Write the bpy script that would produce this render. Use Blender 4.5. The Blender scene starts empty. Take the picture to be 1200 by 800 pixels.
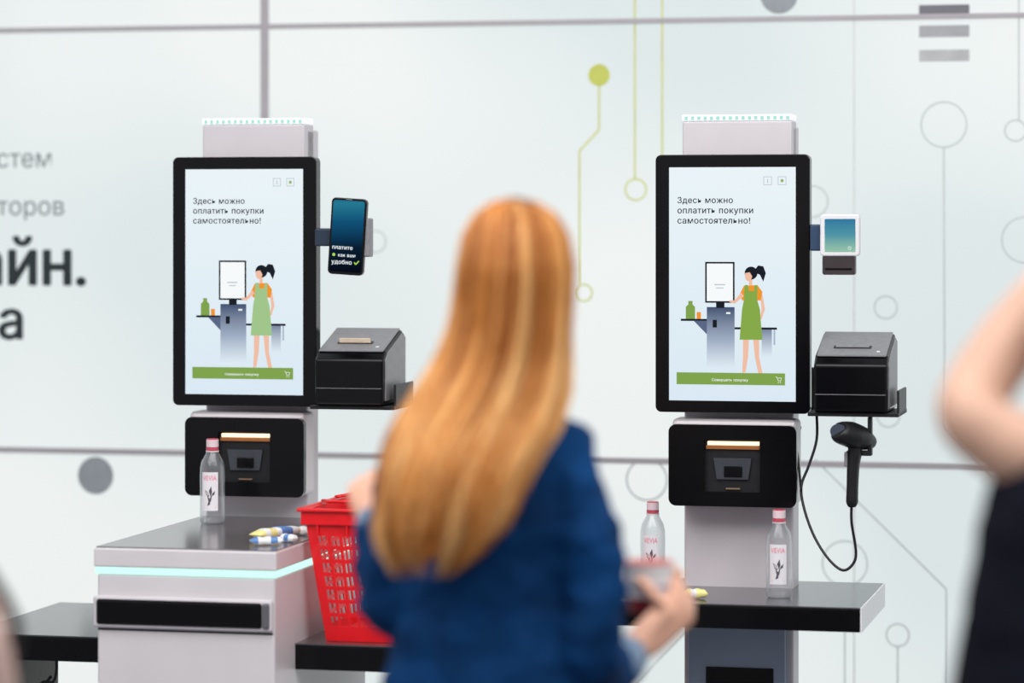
import bpy, bmesh, math, random
from mathutils import Vector, Matrix
from mathutils.geometry import tessellate_polygon
random.seed(4)
F=3600.0; HOR=261.0; H=1.65; A=math.radians(-13)
cA,sA=math.cos(A),math.sin(A)
S=bpy.context.scene
try: S.view_settings.view_transform='Standard'
except Exception: pass

# ---------------- helpers -----------------
def lin(c):
    o=[]
    for v in c[:3]:
        v=v/255.0
        o.append(v/12.92 if v<=0.04045 else ((v+0.055)/1.055)**2.4)
    return tuple(o)+(1.0,)
MATS={}
def mat(name,c,rough=0.5,metal=0.0,var=0.08,scale=20,bump=0.0,emit=0,spec=0.5,trans=0,ior=1.45,coat=0,sheen=0,stretch=None):
    if name in MATS: return MATS[name]
    m=bpy.data.materials.new(name); m.use_nodes=True
    nt=m.node_tree; b=nt.nodes['Principled BSDF']
    col=lin(c)
    tc=nt.nodes.new('ShaderNodeTexCoord'); nz=nt.nodes.new('ShaderNodeTexNoise')
    nz.inputs['Scale'].default_value=scale; nz.inputs['Detail'].default_value=3
    mp=nt.nodes.new('ShaderNodeMapping')
    if stretch: mp.inputs['Scale'].default_value=stretch
    nt.links.new(tc.outputs['Object'],mp.inputs['Vector']); nt.links.new(mp.outputs['Vector'],nz.inputs['Vector'])
    rp=nt.nodes.new('ShaderNodeValToRGB')
    rp.color_ramp.elements[0].position=0.3; rp.color_ramp.elements[1].position=0.7
    rp.color_ramp.elements[0].color=tuple(v*(1-var) for v in col[:3])+(1,)
    rp.color_ramp.elements[1].color=tuple(min(1,v*(1+var)) for v in col[:3])+(1,)
    nt.links.new(nz.outputs['Fac'],rp.inputs['Fac']); nt.links.new(rp.outputs['Color'],b.inputs['Base Color'])
    b.inputs['Roughness'].default_value=rough; b.inputs['Metallic'].default_value=metal
    b.inputs['Specular IOR Level'].default_value=spec
    b.inputs['Transmission Weight'].default_value=trans; b.inputs['IOR'].default_value=ior
    b.inputs['Coat Weight'].default_value=coat; b.inputs['Sheen Weight'].default_value=sheen
    if emit:
        nt.links.new(rp.outputs['Color'],b.inputs['Emission Color']); b.inputs['Emission Strength'].default_value=emit
    if bump:
        bp=nt.nodes.new('ShaderNodeBump'); bp.inputs['Strength'].default_value=bump; bp.inputs['Distance'].default_value=0.01
        nt.links.new(nz.outputs['Fac'],bp.inputs['Height']); nt.links.new(bp.outputs['Normal'],b.inputs['Normal'])
    MATS[name]=m; return m
def emat(name,c,st=1.0,grad=None,axis='Z'):
    """flat display emission; grad=[(pos,color)...] along the object's own axis"""
    if name in MATS: return MATS[name]
    m=bpy.data.materials.new(name); m.use_nodes=True; nt=m.node_tree; nt.nodes.clear()
    o=nt.nodes.new('ShaderNodeOutputMaterial'); e=nt.nodes.new('ShaderNodeEmission')
    e.inputs['Strength'].default_value=st; e.inputs['Color'].default_value=lin(c)
    if grad:
        tc=nt.nodes.new('ShaderNodeTexCoord'); sx=nt.nodes.new('ShaderNodeSeparateXYZ'); rp=nt.nodes.new('ShaderNodeValToRGB')
        nt.links.new(tc.outputs['Generated'],sx.inputs[0]); nt.links.new(sx.outputs[axis],rp.inputs['Fac'])
        while len(rp.color_ramp.elements)<len(grad): rp.color_ramp.elements.new(0.5)
        for el,(p,cc) in zip(rp.color_ramp.elements,grad):
            el.position=p; el.color=lin(cc)
        nt.links.new(rp.outputs['Color'],e.inputs['Color'])
    nt.links.new(e.outputs[0],o.inputs[0]); MATS[name]=m; return m

def R(p): return Vector((p[0]*cA-p[1]*sA, p[0]*sA+p[1]*cA, p[2]))     # booth -> world
def L(px,py,y):                                                        # ray hits booth plane y
    dx=(px-600)/F; t=y/(-dx*sA+cA); return (t*(dx*cA+sA), H-t*(py-HOR)/F)
def W(px,py,Y): return Vector(((px-600)/F*Y, Y, H-(py-HOR)/F*Y))

def mk(name,verts,faces,m,booth=True,smooth=False,recalc=True):
    me=bpy.data.meshes.new(name)
    me.from_pydata([R(v) if booth else Vector(v) for v in verts],[],faces)
    if recalc:
        bm=bmesh.new(); bm.from_mesh(me); bmesh.ops.recalc_face_normals(bm,faces=bm.faces); bm.to_mesh(me); bm.free()
    if smooth:
        for p in me.polygons: p.use_smooth=True
    ob=bpy.data.objects.new(name,me); S.collection.objects.link(ob)
    if m: me.materials.append(m)
    return ob
def group(name,loc,children,booth=True):
    """one top-level Empty; children keep their world place"""
    l=R(loc) if booth else Vector(loc)
    root=bpy.data.objects.new(name,None); root.empty_display_size=0.1; S.collection.objects.link(root)
    root.location=l
    for c in children:
        c.data.transform(Matrix.Translation(-l)); c.parent=root
    return root
def single(ob,loc,booth=True):
    l=R(loc) if booth else Vector(loc)
    ob.data.transform(Matrix.Translation(-l)); ob.location=l; return ob
def rbox(name,x0,x1,y0,y1,z0,z1,m,r=0.0,seg=3,booth=True):
    bm=bmesh.new(); bmesh.ops.create_cube(bm,size=1)
    for v in bm.verts:
        v.co=Vector(((x0+x1)/2+v.co.x*(x1-x0),(y0+y1)/2+v.co.y*(y1-y0),(z0+z1)/2+v.co.z*(z1-z0)))
    if r>0: bmesh.ops.bevel(bm,geom=bm.edges[:],offset=r,segments=seg,affect='EDGES',profile=0.5)
    vs=[v.co.copy() for v in bm.verts]
    bm.verts.index_update(); fs=[[v.index for v in f.verts] for f in bm.faces]; bm.free()
    return mk(name,vs,fs,m,booth)
def rrect(x0,x1,z0,z1,r,n=6):
    pts=[]
    for cx,cz,a0 in ((x1-r,z1-r,0),(x0+r,z1-r,90),(x0+r,z0+r,180),(x1-r,z0+r,270)):
        for i in range(n+1):
            a=math.radians(a0+90*i/n); pts.append((cx+r*math.cos(a),cz+r*math.sin(a)))
    return pts
def prism(name,pts,y0,y1,m,bev=0.0):
    n=len(pts); vs=[(p[0],y0,p[1]) for p in pts]+[(p[0],y1,p[1]) for p in pts]
    fs=[list(range(n)),list(range(2*n-1,n-1,-1))]+[[i,(i+1)%n,n+(i+1)%n,n+i] for i in range(n)]
    ob=mk(name,vs,fs,m)
    if bev:
        b=ob.modifiers.new('b','BEVEL'); b.width=bev; b.segments=2; b.limit_method='ANGLE'; b.angle_limit=math.radians(60)
    return ob
def uprism(name,pts,u0,u1,m,bev=0.0):   # profile (y,z) extruded along u
    n=len(pts); vs=[(u0,p[0],p[1]) for p in pts]+[(u1,p[0],p[1]) for p in pts]
    fs=[list(range(n)),list(range(2*n-1,n-1,-1))]+[[i,(i+1)%n,n+(i+1)%n,n+i] for i in range(n)]
    ob=mk(name,vs,fs,m)
    if bev:
        b=ob.modifiers.new('b','BEVEL'); b.width=bev; b.segments=3; b.limit_method='ANGLE'; b.angle_limit=math.radians(40)
    return ob
def flat(name,pts,y,m):
    return mk(name,[(p[0],y,p[1]) for p in pts],[list(range(len(pts)))],m,recalc=False)
def ring(name,c,z,r0,r1,y,m,n=48,a0=0,a1=360):
    vs=[];fs=[]
    for i in range(n+1):
        a=math.radians(a0+(a1-a0)*i/n)
        vs+= [(c+r0*math.cos(a),y,z+r0*math.sin(a)),(c+r1*math.cos(a),y,z+r1*math.sin(a))]
    for i in range(n): fs.append([2*i,2*i+1,2*i+3,2*i+2])
    return mk(name,vs,fs,m,recalc=False)
def disc(name,c,z,r,y,m,n=40): return flat(name,[(c+r*math.cos(2*math.pi*i/n),z+r*math.sin(2*math.pi*i/n)) for i in range(n)],y,m)
def stroke(name,pts,w,y,m):
    vs=[];fs=[]
    for a,b in zip(pts[:-1],pts[1:]):
        dx,dz=b[0]-a[0],b[1]-a[1]; l=math.hypot(dx,dz) or 1; nx,nz=-dz/l*w/2,dx/l*w/2; k=len(vs)
        vs+=[(a[0]+nx,y,a[1]+nz),(b[0]+nx,y,b[1]+nz),(b[0]-nx,y,b[1]-nz),(a[0]-nx,y,a[1]-nz)]
        fs.append([k,k+1,k+2,k+3])
    return mk(name,vs,fs,m,recalc=False)
def inside(p,poly):
    x,y=p; c=False; n=len(poly)
    for i in range(n):
        x1,y1=poly[i]; x2,y2=poly[i-1]
        if (y1>y)!=(y2>y) and x<(x2-x1)*(y-y1)/(y2-y1)+x1: c=not c
    return c
def text2d(s,bold=0.0,spacing=1.0):
    """glyph outlines, each outer contour filled on its own (overlapping contours stay solid)"""
    cu=bpy.data.curves.new('t','FONT'); cu.body=s; cu.size=1; cu.resolution_u=4; cu.space_character=spacing; cu.fill_mode='NONE'
    ob=bpy.data.objects.new('t',cu); S.collection.objects.link(ob)
    bpy.context.view_layer.update()
    dg=bpy.context.evaluated_depsgraph_get(); me=bpy.data.meshes.new_from_object(ob.evaluated_get(dg))
    co=[(v.co.x,v.co.y) for v in me.vertices]; nb={}
    for e in me.edges:
        a,b=e.vertices; nb.setdefault(a,[]).append(b); nb.setdefault(b,[]).append(a)
    bpy.data.objects.remove(ob); bpy.data.meshes.remove(me)
    seen=set(); loops=[]
    for st in sorted(nb):
        if st in seen: continue
        lp=[st]; seen.add(st); cur=st
        nxts=[q for q in nb[cur]]
        nxts.sort(key=lambda q:(q!=st+1,q))
        nx=nxts[0]
        while nx not in seen:
            lp.append(nx); seen.add(nx)
            c=[q for q in nb[nx] if q not in seen]
            if not c: break
            nx=c[0]
        if len(lp)>2:
            pl=[]
            for i in lp:
                if not pl or math.hypot(co[i][0]-pl[-1][0],co[i][1]-pl[-1][1])>1e-6: pl.append(co[i])
            if len(pl)>2: loops.append(pl)
    if not loops: return [],[]
    def area(p): return sum(p[i-1][0]*p[i][1]-p[i][0]*p[i-1][1] for i in range(len(p)))/2
    ar=[area(p) for p in loops]
    # a hole winds the other way AND lies wholly inside its outer contour
    parent={}
    for h in range(len(loops)):
        c=[o for o in range(len(loops)) if o!=h and ar[o]*ar[h]<0 and abs(ar[o])>abs(ar[h]) and sum(inside(p,loops[o]) for p in loops[h])>=.9*len(loops[h])]
        if c: parent[h]=min(c,key=lambda o:abs(ar[o]))
    outers=[i for i in range(len(loops)) if i not in parent]
    hm_={o:[h for h in parent if parent[h]==o] for o in outers}
    vs=[];fs=[]
    for o in outers:
        pls=[loops[o]]+[loops[h] for h in hm_[o]]
        tri=tessellate_polygon([[Vector((x,y,0)) for x,y in p] for p in pls]); k=len(vs)
        for p in pls: vs+=p
        for t in tri:
            a,b,c=[vs[k+i] for i in t]
            if (b[0]-a[0])*(c[1]-a[1])-(c[0]-a[0])*(b[1]-a[1])<0: t=(t[0],t[2],t[1])
            fs.append([k+i for i in t])
    if bold and vs:            # heavier weight: overlaid shifted copies of every glyph
        V=[];Fc=[]
        sh=[(0,0)]+[(bold*math.cos(a*math.pi/4),bold*math.sin(a*math.pi/4)*.6) for a in range(8)]
        for dx,dy in sh:
            k=len(V); V+=[(x+dx,y+dy) for x,y in vs]; Fc+=[[i+k for i in f] for f in fs]
        return V,Fc
    return vs,fs
def text(name,s,x0,x1,zbase,y,m,bold=0.0,hscale=1.0,spacing=1.0):
    vs,fs=text2d(s,bold,spacing)
    if not vs: return None
    a=min(v[0] for v in vs); b=max(v[0] for v in vs); k=(x1-x0)/(b-a)
    n0=len(vs)//9 if bold else len(vs)
    return mk(name,[(x0+(v[0]-a)*k,y-.00001*(i//n0),zbase+v[1]*k*hscale) for i,v in enumerate(vs)],fs,m,recalc=False)
def tube(pts,radii,n=14,ref=None,cap=True):
    pts=[Vector(p) for p in pts]; vs=[];fs=[]
    N=len(pts); t0=(pts[1]-pts[0]).normalized()
    u=Vector(ref) if ref is not None else (Vector((0,0,1)) if abs(t0.z)<0.9 else Vector((1,0,0)))
    for i,p in enumerate(pts):
        t=(pts[min(i+1,N-1)]-pts[max(i-1,0)]).normalized()
        u=(u-t*u.dot(t)).normalized(); w=t.cross(u)
        r=radii[i] if isinstance(radii,(list,tuple)) else radii
        ra,rb=(r if isinstance(r,(list,tuple)) else (r,r))
        for k in range(n):
            a=2*math.pi*k/n; vs.append(p+u*(ra*math.cos(a))+w*(rb*math.sin(a)))
    for i in range(N-1):
        for k in range(n): fs.append([i*n+k,i*n+(k+1)%n,(i+1)*n+(k+1)%n,(i+1)*n+k])
    if cap: fs.append(list(range(n-1,-1,-1))); fs.append([(N-1)*n+k for k in range(n)])
    return vs,fs
def smooth_pts(P,R_,sub=5):
    """catmull-rom on points and radii"""
    P=[Vector(p) for p in P]; out=[];rr=[]
    tup=isinstance(R_[0],(tuple,list))
    for i in range(len(P)-1):
        p0=P[max(i-1,0)];p1=P[i];p2=P[i+1];p3=P[min(i+2,len(P)-1)]
        for k in range(sub):
            t=k/sub
            out.append(0.5*((2*p1)+(p2-p0)*t+(2*p0-5*p1+4*p2-p3)*t*t+(3*p1-p0-3*p2+p3)*t**3))
            rr.append(tuple(a*(1-t)+b*t for a,b in zip(R_[i],R_[i+1])) if tup else R_[i]*(1-t)+R_[i+1]*t)
    out.append(P[-1]); rr.append(R_[-1]); return out,rr
def ball(c,r,n=12,m=8):
    c=Vector(c); r=r if isinstance(r,(tuple,list)) else (r,r,r); vs=[];fs=[]
    for i in range(m+1):
        p=math.pi*i/m
        for k in range(n):
            a=2*math.pi*k/n; vs.append(c+Vector((r[0]*math.sin(p)*math.cos(a),r[1]*math.sin(p)*math.sin(a),r[2]*math.cos(p))))
    for i in range(m):
        for k in range(n): fs.append([i*n+k,(i+1)*n+k,(i+1)*n+(k+1)%n,i*n+(k+1)%n])
    return vs,fs
def join(parts):
    V=[];Fc=[]
    for v,f in parts:
        k=len(V); V+=list(v); Fc+=[[i+k for i in q] for q in f]
    return V,Fc
def sections(secs,yaw=0,n=28,e=2.3):
    vs=[];fs=[]; c,s=math.cos(yaw),math.sin(yaw)
    for (x,y,z,rx,ry) in secs:
        for k in range(n):
            a=2*math.pi*k/n; ca,sa=math.cos(a),math.sin(a)
            lx=rx*math.copysign(abs(ca)**(2/e),ca); ly=ry*math.copysign(abs(sa)**(2/e),sa)
            vs.append(Vector((x+lx*c-ly*s,y+lx*s+ly*c,z)))
    for i in range(len(secs)-1):
        for k in range(n): fs.append([i*n+k,i*n+(k+1)%n,(i+1)*n+(k+1)%n,(i+1)*n+k])
    fs.append(list(range(n-1,-1,-1))); fs.append([(len(secs)-1)*n+k for k in range(n)])
    return vs,fs
def organic(name,parts,m,voxel=0.008,sm=4,disp=0,dscale=.09):
    v,f=join(parts); ob=mk(name,v,f,m,booth=False,smooth=True)
    rm=ob.modifiers.new('rm','REMESH'); rm.mode='VOXEL'; rm.voxel_size=voxel; rm.use_smooth_shade=True
    s=ob.modifiers.new('sm','SMOOTH'); s.factor=0.5; s.iterations=sm
    if disp:
        tx=bpy.data.textures.new(name+'_folds','CLOUDS'); tx.noise_scale=dscale; tx.noise_depth=2
        d=ob.modifiers.new('d','DISPLACE'); d.texture=tx; d.strength=disp; d.mid_level=0.5; d.texture_coords='LOCAL'
    return ob

# ---------------- materials ----------------
silver=mat('powder_coat_silver',(216,211,214),0.38,0.1,0.03,8)
silver2=mat('column_silver',(206,200,205),0.42,0.08,0.03,8)
plinthm=mat('plinth_bluegrey',(140,154,174),0.45,0.1,0.05,8)
black=mat('gloss_black',(10,10,12),0.16,0,0.1,30,spec=0.3)
mblack=mat('matte_black',(20,20,23),0.45,0,0.15,60,bump=0.05)
dgrey=mat('dark_grey_plastic',(132,132,136),0.4,0,0.1,80,bump=0.05)
lidm=mat('printer_lid_grey',(122,122,126),0.35,0,0.1,80,bump=0.05)  # grey raised: reflections on the dark printer top are put into the colour
steel=mat('brushed_steel_top',(146,142,144),0.2,0.7,0.08,60,stretch=(1,8,1))
ctop=mat('counter_top_dark',(74,76,80),0.16,0.35,0.1,30)
white=mat('white_plastic',(225,225,228),0.35,0,0.02,20)
led=emat('led_strip_cyan',(205,255,240),1.15)
leddot=emat('led_dot',(178,232,218),1.0)

# ---------------- room ----------------
YW=8.30
m=bpy.data.materials.new('backlit_fabric_wall'); m.use_nodes=True; nt=m.node_tree; b=nt.nodes['Principled BSDF']
tc=nt.nodes.new('ShaderNodeTexCoord'); nz=nt.nodes.new('ShaderNodeTexNoise'); nz.inputs['Scale'].default_value=0.8; nz.inputs['Detail'].default_value=1
rp=nt.nodes.new('ShaderNodeValToRGB'); rp.color_ramp.elements[0].position=0.35; rp.color_ramp.elements[1].position=0.65
rp.color_ramp.elements[0].color=lin((220,230,231)); rp.color_ramp.elements[1].color=lin((240,245,243))
nt.links.new(tc.outputs['Object'],nz.inputs['Vector']); nt.links.new(nz.outputs['Fac'],rp.inputs['Fac'])
b.inputs['Base Color'].default_value=lin((84,86,86)); b.inputs['Roughness'].default_value=0.8; b.inputs['Specular IOR Level'].default_value=0.1
nt.links.new(rp.outputs['Color'],b.inputs['Emission Color']); b.inputs['Emission Strength'].default_value=0.91
wallm=m
rbox('wall_back',-6,5,YW,YW+0.12,0,3.6,wallm)
floorm=mat('floor_grey_carpet',(120,122,126),0.8,0,0.1,60,bump=0.2)
mk('floor',[(-7,-3,-0.02),(7,-3,-0.02),(7,10.5,-0.02),(-7,10.5,-0.02),(-7,-3,0),(7,-3,0),(7,10.5,0),(-7,10.5,0)],
   [[0,1,2,3],[4,5,6,7],[0,1,5,4],[1,2,6,5],[2,3,7,6],[3,0,4,7]],floorm,booth=False)
seam=mat('frame_profile_grey',(150,146,150),0.5,0.1,0.03,emit=.33)
u_,zt=L(600,27,YW); u_,zb=L(600,537,YW); uv,_=L(311,60,YW)
rbox('trim_1',-6,5,YW-0.012,YW,zt-0.007,zt+0.007,seam,0.002)
rbox('trim_2',-6,5,YW-0.012,YW,zb-0.008,zb+0.008,seam,0.002)
rbox('trim_3',uv-0.011,uv+0.011,YW-0.013,YW,0,3.6,seam,0.002)
uv4,_=L(1001,60,YW)
rbox('trim_4',uv4-0.0015,uv4+0.0015,YW-0.003,YW,0,3.6,mat('thin_seam',(190,192,192),0.6,emit=.2),0)

# wall graphics
gy=YW-0.004; sW=3600/8.4
olive=mat('print_olive',(166,172,84),0.8,emit=0.5); greyl=mat('print_line_grey',(160,167,167),0.8,emit=0.45)
greyd=mat('print_grey',(130,136,140),0.8,emit=0.4); 
g=[]
def wl(pts,mm,w=1.7): g.append(stroke('line',[L(p[0],p[1],gy) for p in pts],w/sW,gy,mm))
def wr(px,py,r,mm,w=1.6):
    c,z=L(px,py,gy); g.append(ring('ring',c,z,(r-w/2)/sW,(r+w/2)/sW,gy,mm))
def wd(px,py,r,mm):
    c,z=L(px,py,gy); g.append(disc('dot',c,z,r/sW,gy,mm))
wd(702,88,13,olive); wl([(702,98),(702,152),(679,177),(679,332)],olive,2.0); wr(684,343,10,olive,1.8)
wl([(744,-60),(744,210)],olive,2.0); wr(745,222,12.5,olive,1.8); wl([(776,-60),(776,420)],olive,2.0)
wr(1106,146,26,greyl); wl([(1106,172),(1107,455)],greyl); wr(1190,153,12,greyl); wl([(1194,-50),(1194,141)],greyl)
wr(1201,281,26,greyl); wr(1038,360,13,greyl); wr(440,283,13,greyl); wr(1041,487,13,greyl); wr(952,236,18,greyl)
wr(758,562,24,greyd); wr(990,660,26,greyl); wr(1052,744,13,greyl); wl([(1052,757),(1052,860)],greyl)
wl([(955,538),(1109,690),(1109,880)],greyl); wl([(850,690),(760,785),(700,845)],greyl); wl([(990,740),(990,870)],greyl)
wl([(1107,455),(1107,500),(1165,560)],greyl)
wd(112,557,23,greyd); wd(913,-6,22,greyd); 
for yy,cc in ((12.5,(105,105,112)),(36.5,(150,152,155)),(65,(165,167,168))):
    a=L(1077,yy-6.5,gy); bq=L(1136,yy+6.5,gy)
    g.append(flat('bar',[(a[0],a[1]),(bq[0],a[1]),(bq[0],bq[1]),(a[0],bq[1])],gy,mat('bar%d'%yy,cc,0.8,emit=0.25)))
group('wall_circuit_graphic',(-0.5,gy,1.7),g)
txg=mat('print_text_grey',(112,120,122),0.8,emit=0.2); txd=mat('print_text_dark',(46,56,60),0.8)
tl=[]
def wt(s,x0,x1,yb,mm,bold):
    a,z=L(x0,yb,gy); bb,z2=L(x1,yb,gy); t=text('lettering',s,a,bb,(z+z2)/2,gy,mm,bold)
    if t: tl.append(t)
wt('систем',-36,60,196,txg,0.0); wt('операторов',-84,75,252,txg,0.0)
wt('онлайн.',-150,101,333,txd,0.028); wt('касса',-128,27,396,txd,0.028)
group('wall_lettering',(-3.4,gy,1.6),tl)

# ---------------- kiosks ----------------
UC1=L(286,300,7.3)[0]; UC2=L(858,300,7.3)[0]
def SC(px,py): return ((px-858)/183*0.374, 1.8141-(py-181)/303*0.62)
navy=(52,66,92)
def kiosk(uc,faded=False):
    P=[]
    def U(x): return uc+x
    # column, head, base
    P.append(rbox('column',U(-.134),U(.134),7.40,7.50,0.0,1.885,silver2,0.006))
    P.append(rbox('column_head',U(-.134),U(.134),7.375,7.455,1.80,1.897,silver2,0.004))
    P.append(rbox('led_bar',U(-.134),U(.134),7.372,7.45,1.8975,1.912,mat('led_diffuser',(228,236,235),0.4,emit=0.5),0.002))
    for i in range(17):
        x=-.124+i*.0155; P.append(rbox('led_dot',U(x-.004),U(x+.004),7.3705,7.373,1.9,1.9085,leddot))
    P.append(rbox('base_plate',U(-.2),U(.2),7.2,7.56,0,0.015,silver2,0.004))
    # monitor
    P.append(prism('monitor_body',rrect(U(-.187),U(.187),1.194,1.814,.014),7.3,7.338,black,0.002))
    P.append(rbox('monitor_back',U(-.16),U(.16),7.338,7.365,1.23,1.78,mblack,0.01))
    P.append(rbox('monitor_mount',U(-.09),U(.09),7.36,7.405,1.35,1.65,mblack,0.004))
    y=7.2992
    def q(px,py): s=SC(px,py); return (U(s[0]),s[1])
    def fl(n,pts,mm,lay): P.append(flat(n,[q(*p) for p in pts],y-lay*.0004,mm))
    def rect(n,x0,y0,x1,y1,mm,lay): fl(n,[(x0,y0),(x1,y0),(x1,y1),(x0,y1)],mm,lay)
    bgm=emat('screen_background',(228,240,247),1,[(0,(218,233,243)),(1,(234,244,248))])
    P.append(flat('screen',[q(783,470),q(933,470),q(933,196),q(783,196)],y,bgm))
    dk=emat('screen_dark_text',(48,56,68)); gr=emat('screen_green',(128,163,78)); wh=emat('screen_white',(246,250,250))
    lg=emat('screen_icon_grey',(190,198,204)); bk=emat('screen_black',(28,32,40)); sk=emat('screen_skin',(240,190,165)); og=emat('screen_orange',(238,150,50))
    for s,x1,yb in (('Здесь можно',859,238),('оплатить покупки',883,250),('самостоятельно!',879.5,262)):
        a=q(793,yb); bq=q(x1,yb); t=text('screen_text',s,a[0],bq[0],a[1],y-.0006,dk,0.016,1.0,1.06)
        if t: P.append(t)
    for x0 in (895,912):
        for (a1,b1,a2,b2) in ((x0,207,x0+10,207.8),(x0,216.2,x0+10,217),(x0,207,x0+.8,217),(x0+9.2,207,x0+10,217)): rect('icon_frame',a1,b1,a2,b2,lg,1)
    rect('icon_mark',899.5,210,900.7,214.5,lg,2); 
    c=q(917,212); P.append(disc('icon_mark',c[0],c[1],.004,y-.0008,emat('icon_green',(150,180,120))))
    # illustration
    rect('illus_monitor',826,307,861,355,bk,1); rect('illus_monitor_glass',828,309,859,353,wh,2)
    rect('illus_text',837,333,850,334.4,lg,3); rect('illus_text',839,337,848,338.2,lg,3)
    stand=emat('illus_stand_gradient',navy,1,[(0,(222,234,243)),(0.45,(160,174,196)),(1,(66,80,112))])
    rect('illus_stand',828,360,861,431,stand,1); rect('illus_neck',839,354,849,361,bk,2); rect('illus_slot',835,375,840,384,bk,2)
    rect('illus_button',851,366,856,368,wh,2)
    rect('illus_table',797,374,828,376.5,bk,1); fl('illus_bracket',[(812,376),(828,376),(828,392)],emat('illus_navy',(90,104,134)),1)
    rect('illus_table',861,383.5,911,386,bk,1); rect('illus_leg',907,386,909,404,emat('illus_pale',(170,184,204)),1)
    fade=emat('illus_fade',(200,214,228),1,[(0,(222,234,243)),(1,(120,134,160))]); rect('illus_bin',893,386,905,418,fade,1)
    fl('illus_bottle',[(803,374),(803,360),(806,357),(806,353),(811,353),(811,357),(814,360),(814,374)],gr,2)
    rect('illus_can',816,366,821,374,og,2)
    fl('illus_bag',[(872,384),(880,384),(882,378),(871,378)],og,2)
    # figure
    h=q(880.5,320); P.append(disc('illus_hair',h[0],h[1],.0155,y-.0016,bk))
    fl('illus_face',[(873.5,320),(879,319),(882,324),(880,329),(876,329.5),(873.5,326)],sk,5)
    fl('illus_ponytail',[(884,317),(889,311),(895,312),(898,320),(895,330),(891,322),(886,320)],bk,4)
    rect('illus_neck_skin',878,326,882,335,sk,3)
    fl('illus_shirt',[(872,335),(888,334),(894,342),(892,352),(870,352),(867,345)],og,4)
    fl('illus_arm',[(869,343),(872,347),(861,356),(855,354),(855,352),(861,352)],sk,5)
    fl('illus_arm',[(891,346),(894,345),(897,362),(893,374),(891,373),(893,362)],sk,3)
    dress=emat('illus_dress'+('_f' if faded else ''),(134,170,74) if not faded else (160,198,140))
    fl('illus_dress',[(873,334),(877,334),(878,341),(884,341),(885,334),(888,334),(888,352),(891,362),(894,398),(867,398),(870,362),(872,352)],dress,6)
    fl('illus_leg_skin',[(871,398),(878,398),(877,418),(874,436),(870,437),(871,418)],sk,3)
    fl('illus_leg_skin',[(883,398),(890,398),(890,418),(894,437),(889,437),(885,418)],sk,3)
    rect('screen_button',792,437,920.5,451,gr,1)
    a=q(834,446.8); bq=q(877,446.8); t=text('screen_text',"Совершить покупку",a[0],bq[0],a[1],y-.001,wh,0.014,1.0,1.06)
    if t: P.append(t)
    P.append(stroke('cart_icon',[q(909.5,441.2),q(910.8,441.2),q(912.4,445.6),q(915.6,445.6),q(916.5,442.5),q(911.4,442.5)],.0011,y-.001,wh))
    for cx in (912.7,915.2): c=q(cx,447.6); P.append(disc('cart_wheel',c[0],c[1],.0012,y-.001,wh,12))
    # scanner module
    P.append(rbox('scanner_housing',U(-.150),U(.153),7.318,7.405,.972,1.178,silver,0.012))
    x0,x1,z0,z1=-.069,.067,1.004,1.130
    out=rrect(U(-.155),U(.155),.969,1.165,.018); 
    inn=rrect(U(x0),U(x1),z0,z1,.004)
    n=len(out); vs=[];
    for yy in (7.3,7.32):
        vs+=[(p[0],yy,p[1]) for p in out]+[(p[0],yy,p[1]) for p in inn]
    fs=[]
    for i in range(n):
        j=(i+1)%n
        fs+=[[i,j,n+j,n+i],[2*n+i,2*n+j,3*n+j,3*n+i],[i,j,2*n+j,2*n+i],[n+i,n+j,3*n+j,3*n+i]]
    P.append(mk('scanner_panel',vs,fs,black))
    P.append(rbox('window_back',U(x0),U(x1),7.3165,7.3175,z0,z1,mblack))
    P.append(rbox('scan_light',U(x0+.008),U(x1-.003),7.306,7.314,z1-.014,z1-.005,emat('warm_scan_light',(255,222,180),2.0),.001))
    P.append(rbox('scan_reflector',U(x0+.004),U(x1-.002),7.309,7.316,z1-.024,z1-.015,mat('bronze_halo_glow',(150,96,56),0.3,0.3,emit=.25),.001))  # weak emission paints the scan light's orange halo onto this strip
    P.append(prism('scan_glass',[(U(x0+.03),z0+.03),(U(x1-.03),z0+.03),(U(x1-.022),z1-.045),(U(x0+.022),z1-.045)],7.309,7.3155,mat('scan_glass_grey',(62,66,72),0.15)))
    P.append(rbox('scan_lens',U(x0+.048),U(x1-.044),7.305,7.309,z0+.036,z0+.062,black,.002))
    P.append(rbox('scan_label',U(x0+.052),U(x1-.05),7.309,7.3155,z0+.006,z0+.009,mat('label_warm',(130,106,84),0.5)))
    P.append(rbox('side_arm',U(.08),U(.183),7.405,7.43,1.19,1.30,mblack,.003))
    return P
K1=kiosk(UC1,True); K2=kiosk(UC2)

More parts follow.
